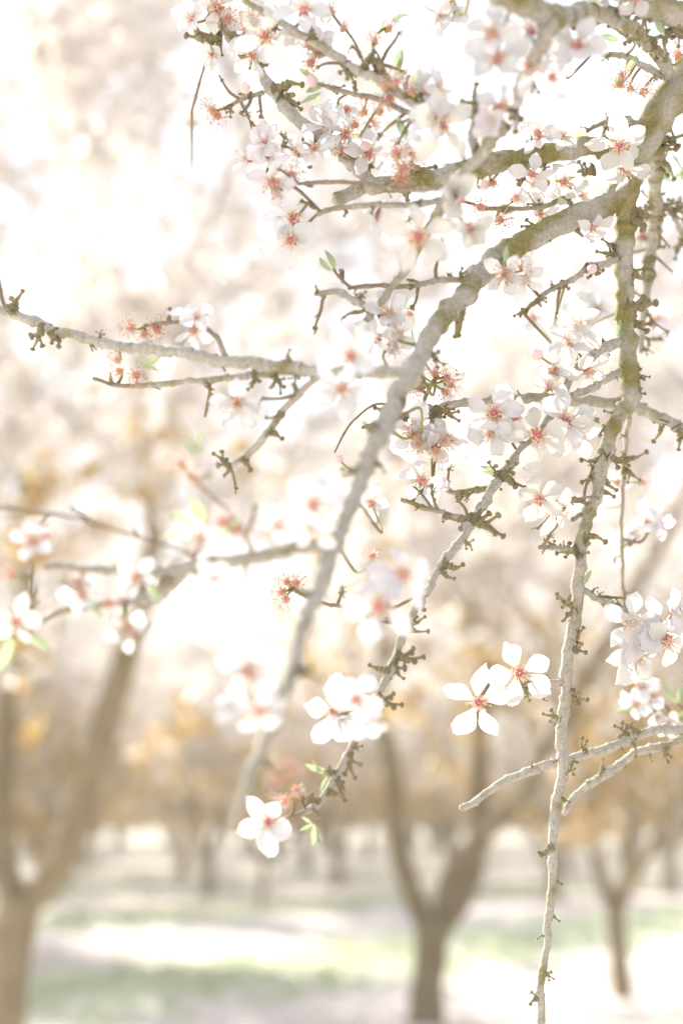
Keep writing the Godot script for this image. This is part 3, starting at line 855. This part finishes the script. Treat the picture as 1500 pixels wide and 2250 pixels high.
func crown(o: Node3D, starts: Array, seed_: int, share := 0.1) -> void:
	# starts: [point, direction, length, radius] in the tree's own axes
	var k := RandomNumberGenerator.new()
	k.seed = seed_
	var g := Geo.new()
	var spots := []
	for s in starts:
		grow(g, spots, s[0], s[1], s[2], s[3], 1, k)
	var tw := part("twigs", g.mesh(), M.twig, o)
	tw.set_meta("kind", "stuff")
	var places := []
	var tints := []
	for n in range(0, spots.size(), 2):
		var q: Vector3 = spots[n]
		if k.randf() < share * (1.6 + 3.2 * smoothstep(2.2, 4.2, q.y) if spots[n + 1] < 1.5 else 5.5):
			var b := Basis(Vector3(k.randf_range(-1, 1), k.randf_range(-1, 1), k.randf_range(-1, 1)).normalized(), k.randf() * TAU)
			places.append(Transform3D(b.scaled_local(Vector3.ONE * k.randf_range(0.9, 1.5)), q))
			# open flowers, and among them shoots and spent flowers of a golden brown
			tints.append(Color(1, 1, 1) if spots[n + 1] < 1.5 else Color(0.72, 0.51, 0.19).lerp(Color(0.60, 0.45, 0.16), k.randf()) if k.randf() < 0.8 else Color(1, 1, 1))
	scattered("crown", cluster_variants[seed_ % 4], M.cluster, places, o, tints)
	print(o.name, " spots ", places.size())


func limb_part(o: Node3D, called: String, pts: Array, rad: Array) -> Array:
	var fine := smooth_line(pts, rad, 0.08)
	for j in fine[0].size():
		var q: Vector3 = fine[0][j] * 1.3 + Vector3(o.position.x, 0, o.position.z)
		fine[0][j] += Vector3(lumps.get_noise_3dv(q), 0, lumps.get_noise_3dv(q + Vector3(40, 0, 0))) * 0.14 * smoothstep(1.6, 3.5, fine[0][j].y)
	var g := Geo.new()
	tube(g, fine[0], fine[1], 14, old_tint, 0.14, 5.0)
	part(called, g.mesh(), M.old_bark, o)
	return fine


func starts_along(fine: Array, from: float, many: int, long: float, k: RandomNumberGenerator) -> Array:
	var out := []
	var p: Array = fine[0]
	for j in many:
		var t: float = lerpf(from, 1.0, (j + k.randf() * 0.7) / many)
		var at := clampi(int(t * (p.size() - 1)), 1, p.size() - 1)
		var d: Vector3 = (p[at] - p[at - 1]).normalized()
		var side := d.cross(Vector3(k.randf_range(-1, 1), k.randf_range(-1, 1), k.randf_range(-1, 1))).normalized()
		var way := d * 0.6 + side * 0.95 + Vector3(0, 0.05, 0)
		way.y = maxf(way.y, 0.1 if p[at].y < 2.4 else -0.15)
		out.append([p[at], way.normalized(), long * k.randf_range(0.75, 1.15), clampf(fine[1][at] * 0.5, 0.014, 0.04)])
	return out


func seen_tree(label: String, d: float, base: Vector2, trunk: String, limbs: Array, tall: float, seed_: int, many := 9, long := 1.5, from := 0.25) -> void:
	# a tree whose trunk and limbs the photograph shows; pixels at the distance d, each limb leaning a little towards or away from the lens
	var k := RandomNumberGenerator.new()
	k.seed = seed_
	var foot := shot(base.x, base.y, d)
	foot.y = 0.0
	var o := thing("almond_tree", label, "tree", foot, "almond trees of the orchard behind")
	var starts := []
	var spec := [trunk] + limbs
	for n in spec.size():
		var pts := []
		var rad := []
		var lean: float = 0.0 if n == 0 else [0.5, -0.6, 0.9, -1.0][n % 4]
		var words: PackedStringArray = spec[n].split(" ", false)
		for j in words.size():
			var q := words[j].split_floats(",")
			var dd: float = d + lean * j / words.size()
			pts.append(shot(q[0], q[1], dd) - foot)
			rad.append(q[2] * dd / FOCAL_PX)
		if n == 0:
			pts[0] = Vector3(pts[0].x, -0.1, 0)
		else:
			var last: Vector3 = pts[-1]
			var way: Vector3 = (last - pts[-2]).normalized() + Vector3(k.randf_range(-0.3, 0.3), 0.5, k.randf_range(-0.3, 0.3))
			if last.y < tall - 0.6:
				pts.append(last + way.normalized() * (tall - last.y) * 0.7)
				rad.append(rad[-1] * 0.45)
		var fine := limb_part(o, "trunk" if n == 0 else "limb", pts, rad)
		if n > 0:
			starts += starts_along(fine, from, many, long, k)
	crown(o, starts, seed_)


func orchard_tree(seed_: int) -> Node3D:
	var k := RandomNumberGenerator.new()
	k.seed = seed_
	var o := thing("almond_tree", "far almond tree in white bloom, blurred among the rows of the orchard", "tree", Vector3.ZERO, "far almond trees of the orchard rows")
	var fork := Vector3(k.randf_range(-0.1, 0.1), k.randf_range(0.85, 1.1), k.randf_range(-0.1, 0.1))
	limb_part(o, "trunk", [Vector3(0, -0.1, 0), Vector3(0, 0.3, 0), fork * 0.7, fork], [0.19, 0.155, 0.14, 0.15])
	var starts := []
	for n in 4:
		var a := TAU * (n + k.randf_range(-0.25, 0.25)) / 4.0
		var out := Vector3(cos(a), 0, sin(a))
		var high := k.randf_range(3.8, 5.4)
		var wide := k.randf_range(1.0, 1.7)
		var fine := limb_part(o, "limb", [fork - Vector3(0, 0.12, 0), fork + out * 0.35 + Vector3(0, 0.5, 0), fork + out * wide * 0.7 + Vector3(0, high * 0.5, 0), fork + out * wide + Vector3(0, high, 0)], [0.11, 0.095, 0.06, 0.02])
		starts += starts_along(fine, 0.25, 9, 1.45, k)
	for n in 10:
		# low boughs that hang outwards
		var a := TAU * (n + k.randf()) / 10.0
		starts.append([fork + Vector3(cos(a) * 0.5, k.randf_range(0.8, 1.3), sin(a) * 0.5), Vector3(cos(a), k.randf_range(-0.12, 0.25), sin(a)).normalized(), k.randf_range(1.4, 1.9), 0.035])
	crown(o, starts, seed_)
	return o


func orchard() -> void:
	seen_tree("large leaning almond tree at the left edge, its trunk forking low", 9.0, Vector2(10, 2390), "10,2390,59 14,2300,46 18,2200,44 26,2100,44 36,2020,49 48,1965,50",
		["62,1995,30 108,1935,33 152,1850,33 187,1740,32 217,1640,32 247,1540,30 282,1430,27 312,1320,22 335,1180,20 350,1050,9", "40,1990,31 12,1900,30 2,1800,28 4,1700,27 14,1560,25 28,1420,22 42,1300,20 50,1180,18", "30,1960,22 -60,1850,21 -140,1700,19 -200,1500,16"], 7.0, 11, 9, 1.8, 0.4)
	seen_tree("forked almond tree at lower centre, two thick limbs parting above its short trunk", 11.4, Vector2(935, 2242), "935,2242,47 938,2200,39 944,2120,36 950,2060,38 956,2015,46",
		["932,2030,25 905,1960,24 880,1880,24 868,1800,23 862,1720,21 850,1620,18 830,1500,17", "975,2030,28 1020,1960,26 1045,1880,25 1052,1790,25 1050,1700,24 1052,1600,24 1060,1480,21 1062,1350,18 1066,1240,15", "965,2020,21 1000,1900,18 1120,1780,17 1200,1650,15"], 7.2, 12, 9, 1.9, 0.3)
	seen_tree("slim forked almond tree at lower right behind the hanging branch", 13.0, Vector2(1368, 2186), "1368,2186,29 1364,2150,23 1358,2080,21 1352,2010,23 1350,1970,26",
		["1338,1985,15 1318,1920,15 1306,1850,14 1300,1780,13 1285,1700,12", "1366,1980,17 1380,1900,17 1386,1820,16 1384,1740,15 1390,1640,14", "1356,1975,12 1420,1880,12 1480,1760,10"], 6.6, 13, 9, 1.8)
	seen_tree("small thin-trunked almond tree standing alone below the lowest blossom", 26.0, Vector2(577, 1990), "575,1990,10 577,1960,8 580,1920,7 582,1890,9",
		["578,1900,6 560,1850,6 545,1790,5", "584,1895,7 600,1840,6 615,1770,5", "582,1890,5 640,1840,4"], 5.2, 14, 8, 1.5)
	# the rows beyond: the same kinds again and again
	var kinds := []
	var k := RandomNumberGenerator.new()
	k.seed = 77
	var along := Vector3(0.627, 0, -0.779)
	var across := Vector3(-0.779, 0, -0.627)
	var n := 0
	for row in 13:
		for j in range(-17, 29):
			var p := across * (14.2 + row * 7.4) + along * (j * 4.8 + row * 2.3 + 1.0)
			p += Vector3(k.randf_range(-0.5, 0.5), 0, k.randf_range(-0.5, 0.5))
			if p.z > -14.0 or p.z < -105.0 or p.x > -p.z * 0.25 + 3.0 or p.x < p.z * 0.25 - (8.0 if p.z > -45.0 else 2.5):
				continue
			if Vector2(p.x + 1.43, p.z + 26.0).length() < 4.0 or Vector2(p.x - 2.58, p.z + 13.0).length() < 3.6 or Vector2(p.x - 0.67, p.z + 11.4).length() < 4.0:
				continue
			var at := seen(p)
			if at.z < 24.0 and at.x > 60.0 and at.x < 860.0 or at.z < 29.0 and at.x > 300.0 and at.x < 760.0:
				continue    # the open lane between the nearest trunks
			var o: Node3D
			if kinds.size() < 4:
				o = orchard_tree(30 + kinds.size())
				kinds.append(o)
			else:
				o = kinds[n % 4].duplicate()
				o.name = numbered("almond_tree")
				add_child(o)
			o.position = p
			o.rotation.y = k.randf() * TAU
			o.scale = Vector3.ONE * k.randf_range(0.9, 1.12)
			n += 1
	# the trees round the lens, whose crowns shade the boughs from the right and from behind
	for q in [Vector3(4.6, 0, -1.6), Vector3(2.2, 0, 6.2), Vector3(-3.6, 0, 7.5)]:
		var o: Node3D = kinds[n % 4].duplicate()
		o.name = numbered("almond_tree")
		o.position = q
		o.rotation.y = n * 1.3
		o.set_meta("label", "almond tree out of the photograph, beside or behind the place where it was taken")
		o.set_meta("group", "almond trees round the lens")
		add_child(o)
		n += 1
	print("far trees ", n)


func ground_height(x: float, z: float) -> float:
	return 0.04 * lumps.get_noise_2d(x * 1.2, z * 1.2)


func strip_share(x: float, z: float) -> float:
	# how much grass: strips run along the rows, half way between them
	var q := fposmod(-(x * 0.779 + z * 0.627) - 10.6 + 3.7, 7.4) - 3.7
	return 1.0 - smoothstep(0.3, 2.5, absf(q + 0.8 * lumps.get_noise_2d(x * 3.0, z * 3.0)))


func the_ground() -> void:
	var g := Geo.new()
	var nx := 150
	var nz := 220
	for b in nz + 1:
		var z := 8.0 - pow(float(b) / nz, 1.8) * 260.0
		for a in nx + 1:
			var s := float(a) / nx * 2.0 - 1.0
			var x := s * absf(s) * 130.0
			g.v.append(Vector3(x, ground_height(x, z), z))
			var f := clampf(0.5 + 1.1 * lumps.get_noise_2d(x * 9.0, z * 9.0) + 0.5 * lumps.get_noise_2d(x * 40.0, z * 40.0), 0, 1)
			var c := Color(0.50, 0.45, 0.415).lerp(Color(0.60, 0.555, 0.53), f)
			g.c.append(c.lerp(Color(0.50, 0.56, 0.41), strip_share(x, z) * 0.5))
	for b in nz:
		for a in nx:
			var q := b * (nx + 1) + a
			g.quad(q, q + nx + 1, q + nx + 2, q + 1)
	var o := part("ground", g.mesh(), M.ground, self)
	o.set_meta("kind", "structure")
	o.set_meta("label", "pale orchard floor of bare earth strewn with fallen white petals")
	# grass between the rows
	var k := RandomNumberGenerator.new()
	k.seed = 5
	var tuft := Geo.new()
	for j in 9:
		var a := k.randf() * TAU
		var at := Vector3(k.randf_range(-1, 1), 0, k.randf_range(-1, 1)) * 0.06
		var lean := Vector3(cos(a), 0, sin(a)) * 0.05
		var wide := Vector3(-sin(a), 0, cos(a)) * 0.007
		var first := tuft.v.size()
		var tall := k.randf_range(0.06, 0.12)
		for p in [at - wide, at + wide, at + lean * 0.5 + Vector3(0, tall * 0.7, 0), at + lean + Vector3(0, tall, 0)]:
			tuft.v.append(p)
			tuft.c.append(Color(0.44, 0.52, 0.33).lerp(Color(0.54, 0.6, 0.42), k.randf()))
		tuft.i.append_array(PackedInt32Array([first, first + 2, first + 1, first, first + 3, first + 2]))
	var blades := []
	var petals := []
	for j in 90000:
		var z := -7.0 - pow(k.randf(), 1.3) * 40.0
		var x := k.randf_range(-1, 1) * (-z * 0.27 + 1.0)
		var t := Transform3D(Basis(Vector3.UP, k.randf() * TAU).scaled_local(Vector3.ONE * k.randf_range(0.7, 1.3)), Vector3(x, ground_height(x, z), z))
		if k.randf() < strip_share(x, z) * 0.15:
			blades.append(t)
		if petals.size() < 40000 and k.randf() < 0.6:
			var b := Basis(Vector3(k.randf_range(-1, 1), 0.3, k.randf_range(-1, 1)).normalized(), PI * 0.5 + k.randf_range(-0.4, 0.4)) * Basis(Vector3.BACK, k.randf() * TAU)
			petals.append(Transform3D(b.scaled_local(Vector3.ONE * 1.3), Vector3(x, ground_height(x, z) + 0.012, z)))
	var gr := scattered("grass", tuft.mesh(), M.grass, blades, self)
	gr.set_meta("label", "short green grass in strips between the tree rows")
	gr.set_meta("category", "grass")
	var fp := scattered("fallen_petals", petal_variants[2], M.petal, petals, self)
	fp.set_meta("label", "fallen white petals scattered over the orchard floor")
	fp.set_meta("category", "petals")


func _ready() -> void:
	var cam := Camera3D.new()
	cam.name = "camera"
	var lens := CameraAttributesPhysical.new()
	lens.frustum_focal_length = 33.333     # half of 24 mm over this = 18 / 50: the view of a 50 mm lens held upright
	lens.frustum_focus_distance = 1.2
	lens.exposure_aperture = 1.72
	lens.frustum_near = 0.05
	lens.frustum_far = 400.0
	cam.attributes = lens
	cam.fov = 39.6
	cam.near = 0.05
	cam.far = 400.0
	cam.position = EYE
	cam.rotation.x = PITCH
	add_child(cam)
	print("fov ", cam.fov)

	var env := Environment.new()
	env.background_mode = Environment.BG_SKY
	var sm := ProceduralSkyMaterial.new()
	sm.sky_top_color = Color(0.89, 0.92, 1.0)
	sm.sky_horizon_color = Color(0.985, 0.98, 1.0)
	sm.sky_curve = 0.25
	sm.ground_horizon_color = Color(0.85, 0.8, 0.75)
	sm.ground_bottom_color = Color(0.6, 0.55, 0.5)
	sm.sun_angle_max = 40.0
	env.sky = Sky.new()
	env.sky.sky_material = sm
	env.background_energy_multiplier = 0.4
	env.fog_enabled = true                  # the bright air of the orchard
	env.fog_density = 0.006
	env.fog_light_color = Color(1.0, 0.965, 0.90)
	env.tonemap_mode = Environment.TONE_MAPPER_LINEAR
	env.tonemap_exposure = 4.1
	env.sdfgi_enabled = true
	env.ssao_enabled = true
	env.ssil_enabled = true
	var we := WorldEnvironment.new()
	we.name = "surroundings"
	we.environment = env
	add_child(we)

	var sun := DirectionalLight3D.new()
	sun.name = "sun"
	sun.light_color = Color(1.0, 0.968, 0.905)
	sun.light_energy = 1.6
	sun.light_angular_distance = 0.6
	sun.shadow_enabled = true
	sun.basis = Basis.looking_at(-SUN_FROM.normalized())
	add_child(sun)

	rng.seed = 2024
	lumps.seed = 5
	lumps.frequency = 1.0
	lumps.noise_type = FastNoiseLite.TYPE_SIMPLEX_SMOOTH
	lumps.fractal_octaves = 2
	patches.seed = 9
	patches.frequency = 60.0
	patches.noise_type = FastNoiseLite.TYPE_SIMPLEX_SMOOTH
	patches.fractal_octaves = 3
	materials()
	pieces()
	the_ground()
	orchard()
	main_bough()
	other_boughs()
	# clear the counters that named the parts
	for o in find_children("*", "Node3D", true, false) + [self]:
		for key in o.get_meta_list():
			if str(key).begins_with("n_"):
				o.remove_meta(key)
